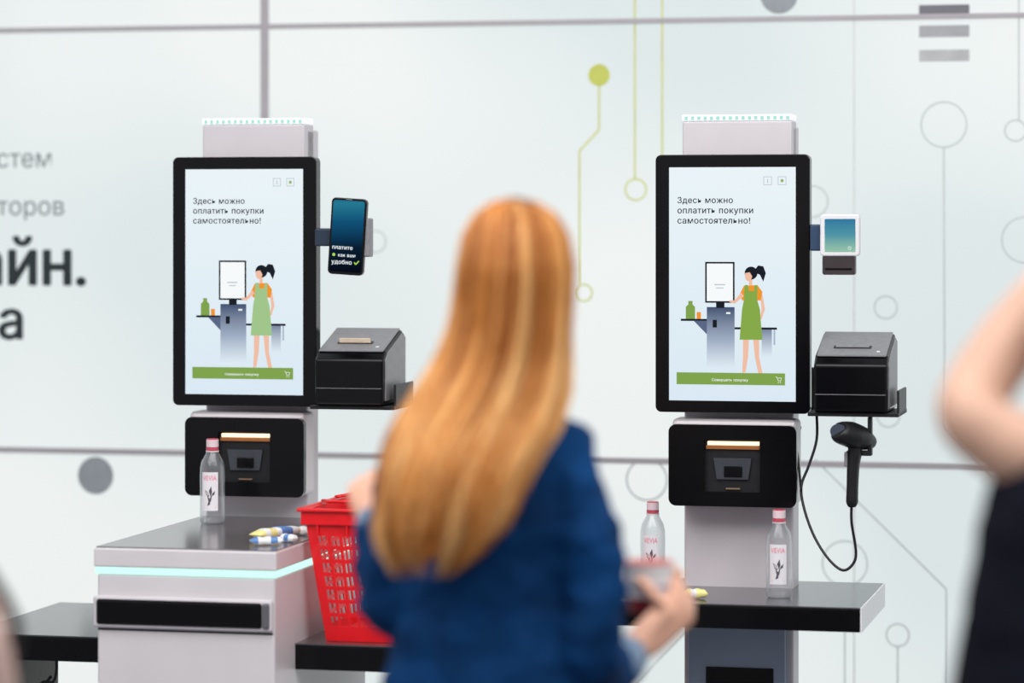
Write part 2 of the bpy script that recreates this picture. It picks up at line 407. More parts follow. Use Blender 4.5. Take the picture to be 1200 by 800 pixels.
def printer(uc,slot):
    P=[]; a,bq=uc+.206,uc+.380
    P.append(uprism('body',[(7.222,1.204),(7.43,1.204),(7.43,1.372),(7.40,1.383),(7.25,1.337),(7.222,1.315)],a,bq,black,0.006))
    P.append(uprism('lid',[(7.242,1.334),(7.40,1.3845),(7.40,1.388),(7.242,1.3385)],a+.005,bq-.005,lidm,0.002))
    P.append(uprism('side_cover',[(7.236,1.215),(7.424,1.215),(7.424,1.365),(7.39,1.374),(7.26,1.333),(7.236,1.315)],bq,bq+.003,dgrey,0.001))
    P.append(uprism('paper_slot',[(7.285,1.3505),(7.300,1.355),(7.300,1.3585),(7.285,1.354)],a+.04,bq-.045,mblack))
    P.append(uprism('paper',[(7.288,1.354),(7.292,1.356),(7.286,1.366),(7.284,1.365)] if slot else [(7.288,1.354),(7.292,1.3555),(7.291,1.360),(7.289,1.359)],a+.045,bq-.05,mat('receipt_paper',(226,206,184),0.7) if slot else dgrey))
    P.append(rbox('front_seam',a+.004,bq-.004,7.2205,7.2225,1.245,1.2465,lidm))
    P.append(rbox('power_button',bq-.03,bq-.022,7.262,7.27,1.342,1.3475,white,.001))
    P.append(rbox('shelf_plate',uc+.19,uc+.405,7.235,7.43,1.193,1.203,mblack,.002))
    P.append(rbox('shelf_end',uc+.399,uc+.405,7.25,7.42,1.193,1.255,mblack,.002))
    return group('receipt_printer',(uc+.29,7.32,1.193),P)
printer(UC1,True); printer(UC2,False)

# phone-like payment device on kiosk 1
P=[]
a=L(387,277,7.25)[0]; bq=L(428,277,7.25)[0]; cu=(a+bq)/2; cz=H-(277-HOR)/F*7.55
def rollpts(pts,c,z,ang):
    s,cn=math.sin(ang),math.cos(ang); return [(c+(p[0])*cn+(p[1])*s, z-(p[0])*s+(p[1])*cn) for p in pts]
ang=math.radians(3.6)
P.append(prism('body',rollpts(rrect(-.045,.045,-.094,.094,.011),cu,cz,ang),7.245,7.262,black,0.002))
ps=emat('phone_screen',(10,40,70),1,[(0,(6,10,20)),(0.35,(8,28,50)),(0.7,(16,80,118)),(0.95,(36,120,145)),(1,(30,110,140))])
P.append(flat('screen',rollpts(rrect(-.040,.040,-.087,.088,.006),cu,cz,ang),7.2445,ps))
wtxt=emat('phone_text',(235,240,245))
for s,x0,x1,z in (('платите',-.036,.016,-.032),('как вам',-.020,.024,-.05),('удобно',-.036,.016,-.068)):
    vs,fs=text2d(s,.02,1.06); mn=min(v[0] for v in vs); mx=max(v[0] for v in vs); k=(x1-x0)/(mx-mn)
    pp=rollpts([(x0+(v[0]-mn)*k,z+v[1]*k) for v in vs],cu,cz,ang)
    P.append(mk('text',[(p[0],7.244,p[1]) for p in pp],fs,wtxt,recalc=False))
gg=emat('phone_green',(170,215,90))
p=rollpts([(-.031,-.046)],cu,cz,ang)[0]; P.append(disc('bullet',p[0],p[1],.004,7.244,gg,16))
P.append(stroke('check',rollpts([(.022,-.062),(.026,-.067),(.034,-.058)],cu,cz,ang),.003,7.244,gg))
P.append(stroke('speaker',rollpts([(-.008,.0905),(.008,.0905)],cu,cz,ang),.0015,7.2445,dgrey))
P.append(rbox('holder_clamp',cu+.035,cu+.056,7.250,7.285,cz-.05,cz+.045,dgrey,.004))
P.append(rbox('holder_back',cu-.05,cu+.05,7.264,7.285,cz-.03,cz+.025,mblack,.004))
bn=mat('bracket_navy',(34,50,70),0.4)
P.append(rbox('holder_arm',UC1+.192,cu-.03,7.27,7.37,cz-.024,cz+.02,bn,.004))
P.append(rbox('holder_arm_rear',UC1+.14,UC1+.2,7.366,7.395,cz-.024,cz+.02,bn,.004))
group('payment_phone',(cu,7.26,cz-.09),P)

# white card terminal on kiosk 2
P=[]; y=7.245
a=L(961,300,y)[0]; bq=L(1007,300,y)[0]; zt2=L(984,251,y)[1]; zb2=L(984,300,y)[1]; zl=L(984,322,y)[1]
P.append(prism('body',rrect(a,bq,zb2,zt2,.009),y,y+.03,white,.003))
ts=emat('terminal_screen',(60,140,150),1,[(0,(150,196,170)),(0.5,(80,150,165)),(1,(50,120,160))])
P.append(flat('screen',rrect(a+.011,bq-.009,zb2+.010,zt2-.011,.002),y-.0006,ts))
c0=(bq-.02); P.append(stroke('icon',[(c0-.006,zb2+.016),(c0,zb2+.016),(c0,zb2+.022),(c0-.006,zb2+.022),(c0-.006,zb2+.016)],.0012,y-.001,wtxt))
P.append(prism('card_reader',rrect(a+.005,bq-.010,zl,zb2+.002,.005),y+.002,y+.028,mat('reader_dark',(58,50,52),0.35),.002))
P.append(rbox('reader_slot',a+.012,bq-.018,y,y+.002,zl+.012,zl+.016,black))
bb=mat('bracket_blue',(44,66,96),0.4)
P.append(rbox('mount_arm',UC2+.192,a+.012,y+.02,7.37,zb2+.012,zt2-.024,bb,.004))
P.append(rbox('mount_arm_rear',UC2+.14,UC2+.2,7.366,7.395,zb2+.012,zt2-.024,bb,.004))
group('card_terminal',((a+bq)/2,y+.02,zl),P)

# right kiosk: counter, plinth, cable
P=K2
cf=7.06; zc=.765
ul=L(690,712,cf)[0]; ur=L(1008,712,cf)[0]
P.append(rbox('counter_core',ul,ur,cf,7.56,zc-.057,zc-.004,black,.003))
P.append(rbox('counter_top',ul,ur+.0,cf,7.56,zc-.004,zc,ctop,.0015))
P.append(rbox('counter_end_cap',ur,ur+.004,cf,7.56,zc-.057,zc,white,.001))
P.append(rbox('plinth',UC2-.118,UC2+.118,7.37,7.41,.1,zc-.057,plinthm,.003))
P.append(rbox('plinth_opening',UC2-.075,UC2+.09,7.366,7.372,.40,.574,black,.002))
P.append(rbox('scanner_hook_arm',UC2+.28,UC2+.34,7.25,7.275,1.10,1.112,mblack,.003))
P.append(rbox('scanner_hook_post',UC2+.33,UC2+.34,7.25,7.275,1.105,1.192,mblack,.003))
group('self_checkout_kiosk',(UC1,7.45,0),K1)
def l3(px,py,y): u,z=L(px,py,y); return Vector((u,y,z))
cord=[l3(998,590,7.26),l3(998,612,7.262),l3(1003,645,7.27),l3(1000,660,7.27),l3(988,668,7.27),l3(972,656,7.28),l3(955,630,7.3),l3(943,598,7.32),l3(939,570,7.34),l3(948,545,7.36),l3(957,515,7.38),l3(957,484,7.40)]
cp,cr=smooth_pts(cord,[.0034]*len(cord)); v,f=tube(cp,cr,8); P.append(mk('scanner_cable',v,f,mblack,smooth=True))
cord=[l3(939,575,7.33),l3(936,545,7.34),l3(934,520,7.36),l3(938,500,7.40)]
cp,cr=smooth_pts(cord,[.003]*4); v,f=tube(cp,cr,8); P.append(mk('power_cable',v,f,mblack,smooth=True))
group('self_checkout_kiosk',(UC2,7.45,0),K2)

# barcode scanner gun
def loft_local(path,rad,n=18,ref=None):
    a,r=smooth_pts(path,rad,4); return tube(a,r,n,ref)
P=[]
hp=[l3(982,505,7.20),l3(985,507,7.205),l3(996,509,7.23),l3(1008,513,7.26),l3(1019,518,7.29),l3(1021,520,7.295)]
v,f=loft_local(hp,[(.018,.022),(.026,.032),(.031,.036),(.029,.033),(.018,.022),(.006,.008)],ref=(0,0,1))
P.append(mk('head',v,f,mblack,smooth=True))
v,f=tube([l3(980.5,504.5,7.196),l3(983,505.2,7.202)],[(.016,.021),(.018,.022)],18,ref=(0,0,1)); P.append(mk('scan_window',v,f,mat('scan_window_glass',(60,66,80),0.1)))
hp=[l3(1001,515,7.25),l3(1002,530,7.25),l3(1000,545,7.25),l3(999,570,7.25),l3(998.5,588,7.25),l3(998.5,594,7.25)]
v,f=loft_local(hp,[(.018,.022),(.0165,.021),(.015,.019),(.014,.017),(.0145,.016),(.008,.009)],ref=(1,0,0)); P.append(mk('handle',v,f,mblack,smooth=True))
P.append(rbox('trigger',*sorted((L(990,535,7.25)[0],L(994,535,7.25)[0])),7.235,7.25,L(990,546,7.25)[1],L(990,529,7.25)[1],dgrey,.003))
group('barcode_scanner',(UC2+.27,7.25,1.0),P)

# ---------------- left cabinet and shelves ----------------
P=[]
ca=L(110,640,6.6)[0]; cb=L(323,645,6.6)[0]; ct=.914
P.append(rbox('cabinet_body',ca+.006,cb-.004,6.606,7.36,0,.852,silver,.006))
P.append(rbox('cabinet_led',ca+.002,cb,6.602,7.36,.852,.868,led,.002))
P.append(rbox('cabinet_cap',ca,cb+.002,6.598,7.362,.868,.911,silver,.004))
P.append(rbox('cabinet_top_plate',ca+.004,cb-.002,6.604,7.358,.9105,ct,steel,.001))
P.append(rbox('drawer_rim',ca+.000,cb-.006,6.592,6.606,.731,.803,silver2,.006))
P.append(rbox('drawer_handle',ca+.010,cb-.030,6.587,6.596,.739,.796,black,.006))
P.append(rbox('drawer_handle_end',cb-.028,cb-.012,6.586,6.596,.739,.796,mat('handle_end_grey',(112,112,116),.3,.4),.004))
P.append(rbox('panel_gap',ca+.008,cb-.008,6.6045,6.607,.724,.728,mblack))
P.append(rbox('toe_kick',ca+.03,cb-.03,6.59,6.61,0,.08,mblack))
sl=L(-40,745,6.76)[0]; sr=L(560,745,6.76)[0]; zs=.685
P.append(rbox('shelf_core_a',sl,ca+.006,6.76,7.36,zs-.06,zs-.004,black,.003))
P.append(rbox('shelf_top_a',sl,ca+.006,6.76,7.36,zs-.004,zs,ctop,.001))
P.append(rbox('shelf_core_b',cb-.004,sr,6.76,7.36,zs-.06,zs-.004,black,.003))
P.append(rbox('shelf_top_b',cb-.004,sr,6.76,7.36,zs-.004,zs,ctop,.001))
P.append(rbox('shelf_leg',sr-.06,sr-.02,6.9,7.2,0,zs-.06,mblack,.004))
P.append(rbox('shelf_leg',sl+.02,sl+.06,6.9,7.2,0,zs-.06,mblack,.004))
for pts in ([(66,772),(66,786),(62,799),(50,799),(40,812)],[(44,812),(60,792)]):
    q=[l3(a,b_,6.85) for a,b_ in pts]; q2,r2=smooth_pts(q,[.0035]*len(q),3); v,f=tube(q2,r2,8); P.append(mk('bag_hook',v,f,mblack,smooth=True))
group('checkout_bagging_counter',((ca+cb)/2,6.98,0),P)

# ---------------- shopping basket ----------------
red=mat('basket_red_plastic',(226,16,28),0.35,0,0.06,30,coat=0.15)
def lattice(p00,p10,p11,p01,nu,nv,mu,mt,mb,fr=.66):
    """tapered panel with real openings"""
    def bl(u,v): return (Vector(p00)*(1-u)+Vector(p10)*u)*(1-v)+(Vector(p01)*(1-u)+Vector(p11)*u)*v
    us=[0]; vs_=[0]; 
    for i in range(nu):
        w=(1-2*mu)/nu; us+=[mu+i*w+w*(1-fr)/2, mu+i*w+w*(1+fr)/2]
    us.append(1)
    for j in range(nv):
        w=(1-mt-mb)/nv; vs_+=[mb+j*w+w*(1-fr)/2, mb+j*w+w*(1+fr)/2]
    vs_.append(1)
    V=[bl(u,v) for v in vs_ for u in us]; Fc=[]; n=len(us)
    for j in range(len(vs_)-1):
        for i in range(n-1):
            if i%2==1 and j%2==1: continue
            Fc.append([j*n+i,j*n+i+1,(j+1)*n+i+1,(j+1)*n+i])
    return V,Fc
bx0=cb+.012; bx1=bx0+.34; by0=6.785; by1=7.21; bz0=zs+.001; bz1=.985; tp=.045
T=[(bx0,by0,bz1),(bx1,by0,bz1),(bx1,by1,bz1),(bx0,by1,bz1)]
B=[(bx0+tp,by0+tp*.6,bz0),(bx1-tp,by0+tp*.6,bz0),(bx1-tp,by1-tp*.6,bz0),(bx0+tp,by1-tp*.6,bz0)]
P=[]
for i,nu in ((0,10),(1,10),(2,10),(3,10)):
    j=(i+1)%4; v,f=lattice(B[i],B[j],T[j],T[i],nu,7,.06,.17,.1,.72)
    o=mk('side',v,f,red,recalc=False); s=o.modifiers.new('s','SOLIDIFY'); s.thickness=.003; s.offset=0; P.append(o)
o=mk('bottom',[Vector(b_)+Vector((0,0,.004)) for b_ in B],[[0,1,2,3]],red); s=o.modifiers.new('s','SOLIDIFY'); s.thickness=.006; P.append(o)
def loop(name,x0,x1,y0,y1,z0,z1,th,mm):
    return [rbox(name,x0-th,x1+th,y0-th,y0,z0,z1,mm,.003),rbox(name,x0-th,x1+th,y1,y1+th,z0,z1,mm,.003),rbox(name,x0-th,x0,y0,y1,z0,z1,mm,.003),rbox(name,x1,x1+th,y0,y1,z0,z1,mm,.003)]
P+=loop('rim',bx0,bx1,by0,by1,bz1-.03,bz1+.006,.008,red)
P+=loop('rim_lip',bx0-.004,bx1+.004,by0-.004,by1+.004,bz1+.001,bz1+.009,.012,red)
for k in range(5):
    xx=bx0+.03+k*.07; P.append(rbox('rib',xx,xx+.004,by0-.006,by0+.02,bz1-.06,bz1-.02,red,.001))
for y0 in (by0+.16,by1-.16):
    pts=[(bx0+.0,y0,bz1+.012),(bx0+.05,y0+.0,bz1+.016),((bx0+bx1)/2,y0,bz1+.018),(bx1-.05,y0,bz1+.016),(bx1,y0,bz1+.012)]
    pts=[(p[0],p[1]+(.07 if 0<i<4 else 0)*(-1 if y0<7 else 1),p[2]) for i,p in enumerate(pts)]
    a_,r_=smooth_pts(pts,[(.004,.009)]*5,5); v,f=tube(a_,r_,8,ref=(0,0,1)); P.append(mk('handle',v,f,red,smooth=True))
group('shopping_basket',((bx0+bx1)/2,(by0+by1)/2,bz0),P)

# ---------------- bottles ----------------
pet=bpy.data.materials.new('clear_bottle'); pet.use_nodes=True; nt=pet.node_tree; nt.nodes.clear()
o=nt.nodes.new('ShaderNodeOutputMaterial'); tr=nt.nodes.new('ShaderNodeBsdfTransparent'); tr.inputs[0].default_value=(.93,.945,.95,1)
gl=nt.nodes.new('ShaderNodeBsdfGlossy'); gl.inputs['Roughness'].default_value=.08; gl.inputs['Color'].default_value=(.85,.87,.88,1)
df=nt.nodes.new('ShaderNodeBsdfDiffuse'); df.inputs[0].default_value=(.62,.65,.68,1)
lw=nt.nodes.new('ShaderNodeLayerWeight'); lw.inputs[0].default_value=.35
m1=nt.nodes.new('ShaderNodeMixShader'); m2=nt.nodes.new('ShaderNodeMixShader'); m2.inputs[0].default_value=.13
mr=nt.nodes.new('ShaderNodeMapRange'); mr.inputs['To Min'].default_value=.03; mr.inputs['To Max'].default_value=.75
nzb=nt.nodes.new('ShaderNodeTexNoise'); nzb.inputs['Scale'].default_value=60; bpb=nt.nodes.new('ShaderNodeBump'); bpb.inputs['Strength'].default_value=.15; bpb.inputs['Distance'].default_value=.003
nt.links.new(nzb.outputs['Fac'],bpb.inputs['Height']); nt.links.new(bpb.outputs['Normal'],gl.inputs['Normal'])
nt.links.new(lw.outputs['Facing'],mr.inputs['Value']); nt.links.new(mr.outputs[0],m1.inputs[0])
nt.links.new(tr.outputs[0],m2.inputs[1]); nt.links.new(df.outputs[0],m2.inputs[2]); nt.links.new(m2.outputs[0],m1.inputs[1]); nt.links.new(gl.outputs[0],m1.inputs[2]); nt.links.new(m1.outputs[0],o.inputs[0])
pink=mat('label_pink',(220,96,130),0.5,emit=0.1); bird=mat('label_grey',(84,80,92),0.5); capm=mat('cap_pink_red',(200,76,98),0.35)
capw=mat('cap_pale',(226,206,210),0.35); lab=mat('label_faint',(230,228,232),0.6,0,.02)
def bottle(u,y,z,hh=.208,rot=0):
    prof=[(0,.0),(.026,.0),(.030,.004),(.031,.02),(.0305,.06),(.031,.115),(.0305,.135),(.027,.152),(.018,.168),(.0135,.178),(.013,.190),(0,.190)]
    k=hh/.208; n=28; vs=[];fs=[]
    for r,h in prof:
        for i in range(n): a=2*math.pi*i/n; vs.append((u+r*k*math.cos(a),y+r*k*math.sin(a),z+.0008+h*k))
    for j in range(len(prof)-1):
        for i in range(n): fs.append([j*n+i,j*n+(i+1)%n,(j+1)*n+(i+1)%n,(j+1)*n+i])
    P=[mk('glass',vs,fs,pet,smooth=True)]
    bm=bmesh.new(); bm.from_mesh(P[0].data); bmesh.ops.remove_doubles(bm,verts=bm.verts,dist=1e-6); bmesh.ops.recalc_face_normals(bm,faces=bm.faces); bm.to_mesh(P[0].data); bm.free()
    def cyl(nm,r,z0,z1,mm):
        v,f=tube([(u,y,z+z0*k),(u,y,z+z1*k)],r*k,24); return mk(nm,v,f,mm,smooth=False)
    P+= [cyl('neck_ring',.0165,.176,.179,capw),cyl('cap_band',.0155,.1805,.187,capm),cyl('cap',.0152,.188,.206,capw),cyl('cap_top',.014,.206,.208,capm)]
    rr=.0318*k
    def wrap(nm,pts,fs,mm,r=rr):
        out=[]
        for a,b_ in pts:
            th=-math.pi/2+a/rr+rot; out.append((u+r*math.cos(th),y+r*math.sin(th),z+b_*k))
        return mk(nm,out,fs,mm,recalc=False)
    n=12; pts=[];fs=[]
    for i in range(n+1):
        a=-.021+.042*i/n; pts+=[(a,.034),(a,.128)]
    for i in range(n): fs.append([2*i,2*i+2,2*i+3,2*i+1])
    P.append(wrap('label_sheet',pts,fs,lab,rr*.999))
    v,f=text2d('VEVIA',.0); mn=min(p[0] for p in v); mx=max(p[0] for p in v); s=.034/(mx-mn)
    P.append(wrap('label_text',[(-.017+(p[0]-mn)*s,.108+p[1]*s*1.35) for p in v],f,pink,rr*1.01))
    B_=[[(-.012,.085),(-.004,.079),(0,.068),(-.008,.072)],[(-.002,.082),(.004,.094),(.006,.080),(.003,.068)],[(.006,.076),(.013,.083),(.012,.074),(.006,.070)],[(-.006,.07),(.006,.072),(.003,.056),(-.003,.058)],[(-.002,.06),(.002,.06),(.001,.049),(-.006,.046)]]
    for q in B_: P.append(wrap('label_bird',q,[[0,1,2,3]],bird,rr*1.01))
    P.append(wrap('label_line',[(-.016,.041),(.016,.041),(.016,.0435),(-.016,.0435)],[[0,1,2,3]],pink,rr*1.01))
    return group('water_bottle',(u,y,z),P)
def at(px,Yw): # booth coords from px and world depth
    x=(px-600)/F*Yw; return (x*cA+Yw*sA, -x*sA+Yw*cA)
u,y=at(249,7.52); bottle(u,y,ct,rot=.1)
u,y=at(913,7.26); bottle(u,y,zc,rot=0.05)
u,y=at(765,7.50); bottle(u,y,zc,.205)

# ---------------- candy packs ----------------
def pack(u,y,z,l,w,h,ang,cols,tilt=0):
    n=28; m_=12; vs=[];fs=[];mi=[]
    ca_,sa_=math.cos(ang),math.sin(ang)
    for i in range(n+1):
        t=-1+2*i/n; f_=max(0.06,(1-abs(t)**6)); 
        for k in range(m_):
            a=2*math.pi*k/m_; x=t*l/2; yy=w/2*math.copysign(abs(math.cos(a))**.6,math.cos(a)); zz=h/2*f_*math.copysign(abs(math.sin(a))**.7,math.sin(a))*(1+.1*math.sin(9*t))
            zz+=h/2+.0012+ (t+1)*tilt
            vs.append((u+x*ca_-yy*sa_,y+x*sa_+yy*ca_,z+zz))
    for i in range(n):
        for k in range(m_): fs.append([i*m_+k,i*m_+(k+1)%m_,(i+1)*m_+(k+1)%m_,(i+1)*m_+k]); mi.append(cols[int(i/n*len(cols))] if (k<7 or cols[0]==0) else 2)
    fs.append(list(range(m_-1,-1,-1))); fs.append([n*m_+k for k in range(m_)]); mi+=[cols[0],cols[-1]]
    ob=mk('candy_bar',vs,fs,None,smooth=True,recalc=False)
    for mm in (yel,blu,wh_): ob.data.materials.append(mm)
    for p,q in zip(ob.data.polygons,mi): p.material_index=q
    return ob
yel=mat('wrapper_yellow',(240,230,150),.3); blu=mat('wrapper_blue',(90,134,196),.3); wh_=mat('wrapper_white',(236,238,240),.3)
CB=[]
u,y=at(324,7.18); CB.append(pack(u,y,ct,.16,.036,.024,math.radians(68),[0,2,0,2,1,1,2,0]))
u,y=at(312,7.02); CB.append(pack(u,y,ct,.075,.03,.018,math.radians(30),[1,2,2,1,2]))
u,y=at(352,7.24); CB.append(pack(u,y,ct,.06,.03,.02,math.radians(15),[2,1,2,2,1]))
u,y=at(338,7.08); CB.append(pack(u,y,ct,.04,.024,.018,math.radians(-20),[2,1,2]))
for i,o in enumerate(CB): o.name='bar_%d'%(i+1)
u,y=at(330,7.12); group('wrapped_candy_bars',(u,y,ct),CB)
u,y=at(815,7.24); single(pack(u,y,zc,.055,.03,.022,math.radians(20),[0,2,0,0]),(u,y,zc))

# ---------------- people ----------------
skin=mat('skin',(222,170,145),0.55,0,0.05,12); skin2=mat('skin_tan',(198,158,136),0.6,0,0.06,12)
def head_parts(c,yaw,k=1.0):
    """c = head centre; local +y = face direction"""
    c=Vector(c); cy,sy=math.cos(yaw),math.sin(yaw)
    def T(p): return c+Vector((p[0]*cy-p[1]*sy,p[0]*sy+p[1]*cy,p[2]))*k
    prof=[(-.112,.03,.07,.02),(-.105,.0,.082,.035),(-.085,-.03,.088,.05),(-.055,-.06,.09,.062),(-.02,-.082,.09,.069),(.02,-.094,.088,.073),(.055,-.094,.084,.072),(.085,-.075,.066,.058),(.103,-.045,.04,.038),(.112,-.02,.015,.015)]
    n=24; vs=[];fs=[]
    for z,yb,yf,hw in prof:
        for i in range(n):
            a=2*math.pi*i/n; vs.append(T((hw*math.cos(a),(yf+yb)/2+(yf-yb)/2*math.sin(a),z)))
    for j in range(len(prof)-1):
        for i in range(n): fs.append([j*n+i,j*n+(i+1)%n,(j+1)*n+(i+1)%n,(j+1)*n+i])
    fs.append(list(range(n-1,-1,-1))); fs.append([(len(prof)-1)*n+i for i in range(n)])
    parts=[(vs,fs)]
    parts.append(tube([T((0,.082,.012)),T((0,.094,-.012)),T((0,.104,-.03)),T((0,.088,-.038))],[.008,.011,.014,.010],10))
    for s in (-1,1):
        parts.append(tube([T((s*.072,-.01,.018)),T((s*.082,-.018,.008)),T((s*.08,-.012,-.02)),T((s*.072,-.004,-.035))],[.006,.012,.010,.006],8))
    parts.append(tube([T((-.024,.083,-.062)),T((0,.093,-.061)),T((.024,.083,-.062))],[.004,.008,.004],8))
    parts.append(ball(T((0,.075,-.098)),.018*k))
    return parts,T
def face_details(T,P,k=1):
    ew=mat('eye_white',(235,232,228),.2); ir=mat('iris_brown',(60,44,34),.2); lip=mat('lips',(190,100,95),.4); br=mat('brow',(130,84,48),.7)
    for s in (-1,1):
        v,f=ball(T((s*.031,.077,.008)),.0125); P.append(mk('eye',v,f,ew,False,True))
        v,f=ball(T((s*.031,.086,.008)),.0055); P.append(mk('iris',v,f,ir,False,True))
        v,f=tube([T((s*.014,.09,.026)),T((s*.032,.09,.031)),T((s*.05,.078,.026))],[.0025,.0035,.002],6); P.append(mk('eyebrow',v,f,br,False,True))
    v,f=tube([T((-.025,.086,-.062)),T((0,.1,-.062)),T((.025,.086,-.062))],[.002,.005,.002],8); P.append(mk('lips',v,f,lip,False,True))
def hand_parts(w,d,n,s,curl=.45,k=1.0):
    w=Vector(w); d=Vector(d).normalized(); n=(Vector(n)-d*Vector(n).dot(d)).normalized(); s=(Vector(s)-d*Vector(s).dot(d)); s=(s-n*s.dot(n)).normalized()
    parts=[tube([w-d*.03*k,w,w+d*.03*k,w+d*.065*k,w+d*.092*k],[(.025*k,.02*k),(.026*k,.018*k),(.036*k,.016*k),(.041*k,.014*k),(.038*k,.010*k)],16,ref=s)]
    for off,ln,r,c_ in ((.030,.072,.0085,.9),(.010,.080,.009,1),(-.011,.074,.0085,1.1),(-.030,.058,.0075,1.25)):
        p=w+d*.082*k+s*off*k; pts=[p]; ang=curl*.4
        for fr in (.45,.32,.25):
            dd=(d*math.cos(ang)+n*math.sin(ang)+s*off*1.5).normalized(); p=p+dd*ln*fr*1.1*k; pts.append(p); ang+=curl*c_
        parts.append(tube(pts,[r*1.05*k,r*k,r*.92*k,r*.72*k],10)); parts.append(ball(pts[-1],r*.74*k,10,6))
    b0=w+d*.02*k+s*.022*k; pts=[b0,b0+(d*.55+s*.7+n*.35).normalized()*.038*k]; pts.append(pts[-1]+(d*.85+s*.3+n*.4).normalized()*.032*k); pts.append(pts[-1]+(d*.95+n*.4).normalized()*.024*k)
    parts.append(tube(pts,[.014*k,.0115*k,.0095*k,.0075*k],10)); parts.append(ball(pts[-1],.0078*k,10,6))
    return parts
def leg_parts(hip,knee,ank):
    a,r=smooth_pts([hip,Vector(hip)*.5+Vector(knee)*.5,knee,Vector(knee)*.55+Vector(ank)*.45,ank],[.092,.082,.06,.056,.042],4); return tube(a,r,18)
def shoe(name,ank,yaw,mm):
    cy,sy=math.cos(yaw),math.sin(yaw); ax,ay=ank[0],ank[1]; rings=[(-.07,.028,.05),(-.05,.034,.07),(0,.036,.075),(.06,.04,.05),(.12,.044,.036),(.165,.034,.026),(.185,.015,.015)]
    n=14; vs=[];fs=[]
    for yy,hw,hh in rings:
        for k in range(n):
            a=2*math.pi*k/n; lx=hw*math.cos(a); lz=max(0.0,hh/2+hh/2*1.15*math.sin(a)); vs.append((ax+lx*cy-yy*sy,ay+lx*sy+yy*cy,lz+.002))
    for i in range(len(rings)-1):
        for k in range(n): fs.append([i*n+k,i*n+(k+1)%n,(i+1)*n+(k+1)%n,(i+1)*n+k])
    fs.append(list(range(n))); fs.append([(len(rings)-1)*n+k for k in range(n)])
    return mk(name,vs,fs,mm,False,True)

# --- the woman with long hair ---
yaw=math.radians(-15)
blz=mat('blazer_blue',(5,50,95),0.85,0,0.38,9,bump=0.5,spec=.15); navyt=mat('trousers_navy',(22,30,48),0.8,0,.1)  # blazer noise tone paints lit and shaded cloth folds into the blue
P=[]; Yb=5.17
def sec(px,py,Y,rx,ry): p=W(px,py,Y); return (p.x,p.y,p.z,rx,ry)
torso=[sec(572,840,Yb,.185,.135),sec(573,800,Yb,.182,.13),sec(574,740,Yb,.160,.118),sec(576,690,Yb,.147,.108),sec(577,640,Yb,.155,.112),sec(576,590,Yb,.170,.12),sec(575,550,Yb,.172,.118),sec(576,522,Yb,.162,.105),sec(580,502,Yb,.140,.09),sec(586,482,Yb,.100,.075),sec(592,464,Yb,.062,.062)]
torso=[sec(572,895,Yb,.19,.14)]+torso
bp=[sections(torso,yaw)]
ra=[W(634,512,5.15),W(658,533,5.13),W(676,600,5.11),W(692,655,5.10),W(696,710,5.09),W(688,770,5.10),W(704,784,5.19),W(722,778,5.28)]
rr=[.058,.060,.060,.059,.056,.054,.050,.046]
a,r=smooth_pts(ra,rr,5)
# sleeve creases at the elbow and upper arm
r=[v_*(1+.045*math.sin(i*2.1)*(1 if 10<i<30 else .3)) for i,v_ in enumerate(r)]
bp.append(tube(a,r,18))
la=[W(500,520,5.2),W(480,540,5.22),W(468,600,5.22),W(460,660,5.20),W(462,712,5.2),W(454,700,5.28),W(445,655,5.36),W(440,622,5.42)]
rr=[.058,.057,.055,.052,.050,.048,.043,.039]
a,r=smooth_pts(la,rr,5); bp.append(tube(a,r,18))
P.append(organic('blazer',bp,blz,.009,4,.03,.065))
# collar
a=[]
for i in range(13):
    t=math.radians(150+240*i/12); p=W(594,462,Yb-.005); a.append(p+Vector((.07*math.cos(t),.068*math.sin(t),-.012*math.sin(t)*-1)))
v,f=tube(a,[(.022,.010)]*13,10,ref=(0,0,1)); P.append(mk('blazer_collar',v,f,blz,False,True))
# cuffs
cm=mat('shirt_cuff',(112,134,158),.7,0,.15,40,bump=.2)
v,f=tube([W(714,782,5.25),W(729,775,5.305),W(738,766,5.33)],[.048,.044,.036],18); P.append(mk('shirt_cuff',v,f,cm,False,True))
v,f=tube([W(441,628,5.40),W(438,612,5.44)],[.038,.034],18); P.append(mk('shirt_cuff',v,f,cm,False,True))
# body: head, neck, hands
hc=W(604,316,5.16); hp_,T=head_parts(hc,yaw)
nk=tube([W(596,475,5.17),W(599,430,5.165),W(603,375,5.165)],[.058,.052,.054],16)
P.append(organic('head',hp_+[nk],skin,.005,3)); face_details(T,P)
# right hand around the cup
cup=W(761,686,5.42); cx,cyy,cz=cup
wr_=W(738,764,5.335)
def cyp(ang,rad,z): return Vector((cx+rad*math.cos(math.radians(ang)),cyy+rad*math.sin(math.radians(ang)),z))
hp=[tube([wr_-Vector((.012,.03,.004)),wr_,wr_*.6+cyp(-25,.058,cz-.045)*.4,cyp(-20,.058,cz-.035),cyp(0,.058,cz-.012),cyp(15,.056,cz-.004)],[(.026,.021),(.027,.021),(.036,.019),(.040,.017),(.040,.014),(.034,.010)],16,ref=(-.3,-.3,.9))]
for dz,ln,r in ((.024,1.0,.0088),(.006,1.05,.0092),(-.012,1.0,.0088),(-.029,.85,.0078)):
    pts=[cyp(5,.055,cz+dz-.008),cyp(35,.055,cz+dz),cyp(35+38*ln,.0515,cz+dz+.003),cyp(35+70*ln,.050,cz+dz+.004),cyp(35+95*ln,.049,cz+dz+.003)]
    hp.append(tube(pts,[r*1.08,r*1.05,r,r*.9,r*.75],10)); hp.append(ball(pts[-1],r*.78,10,6))
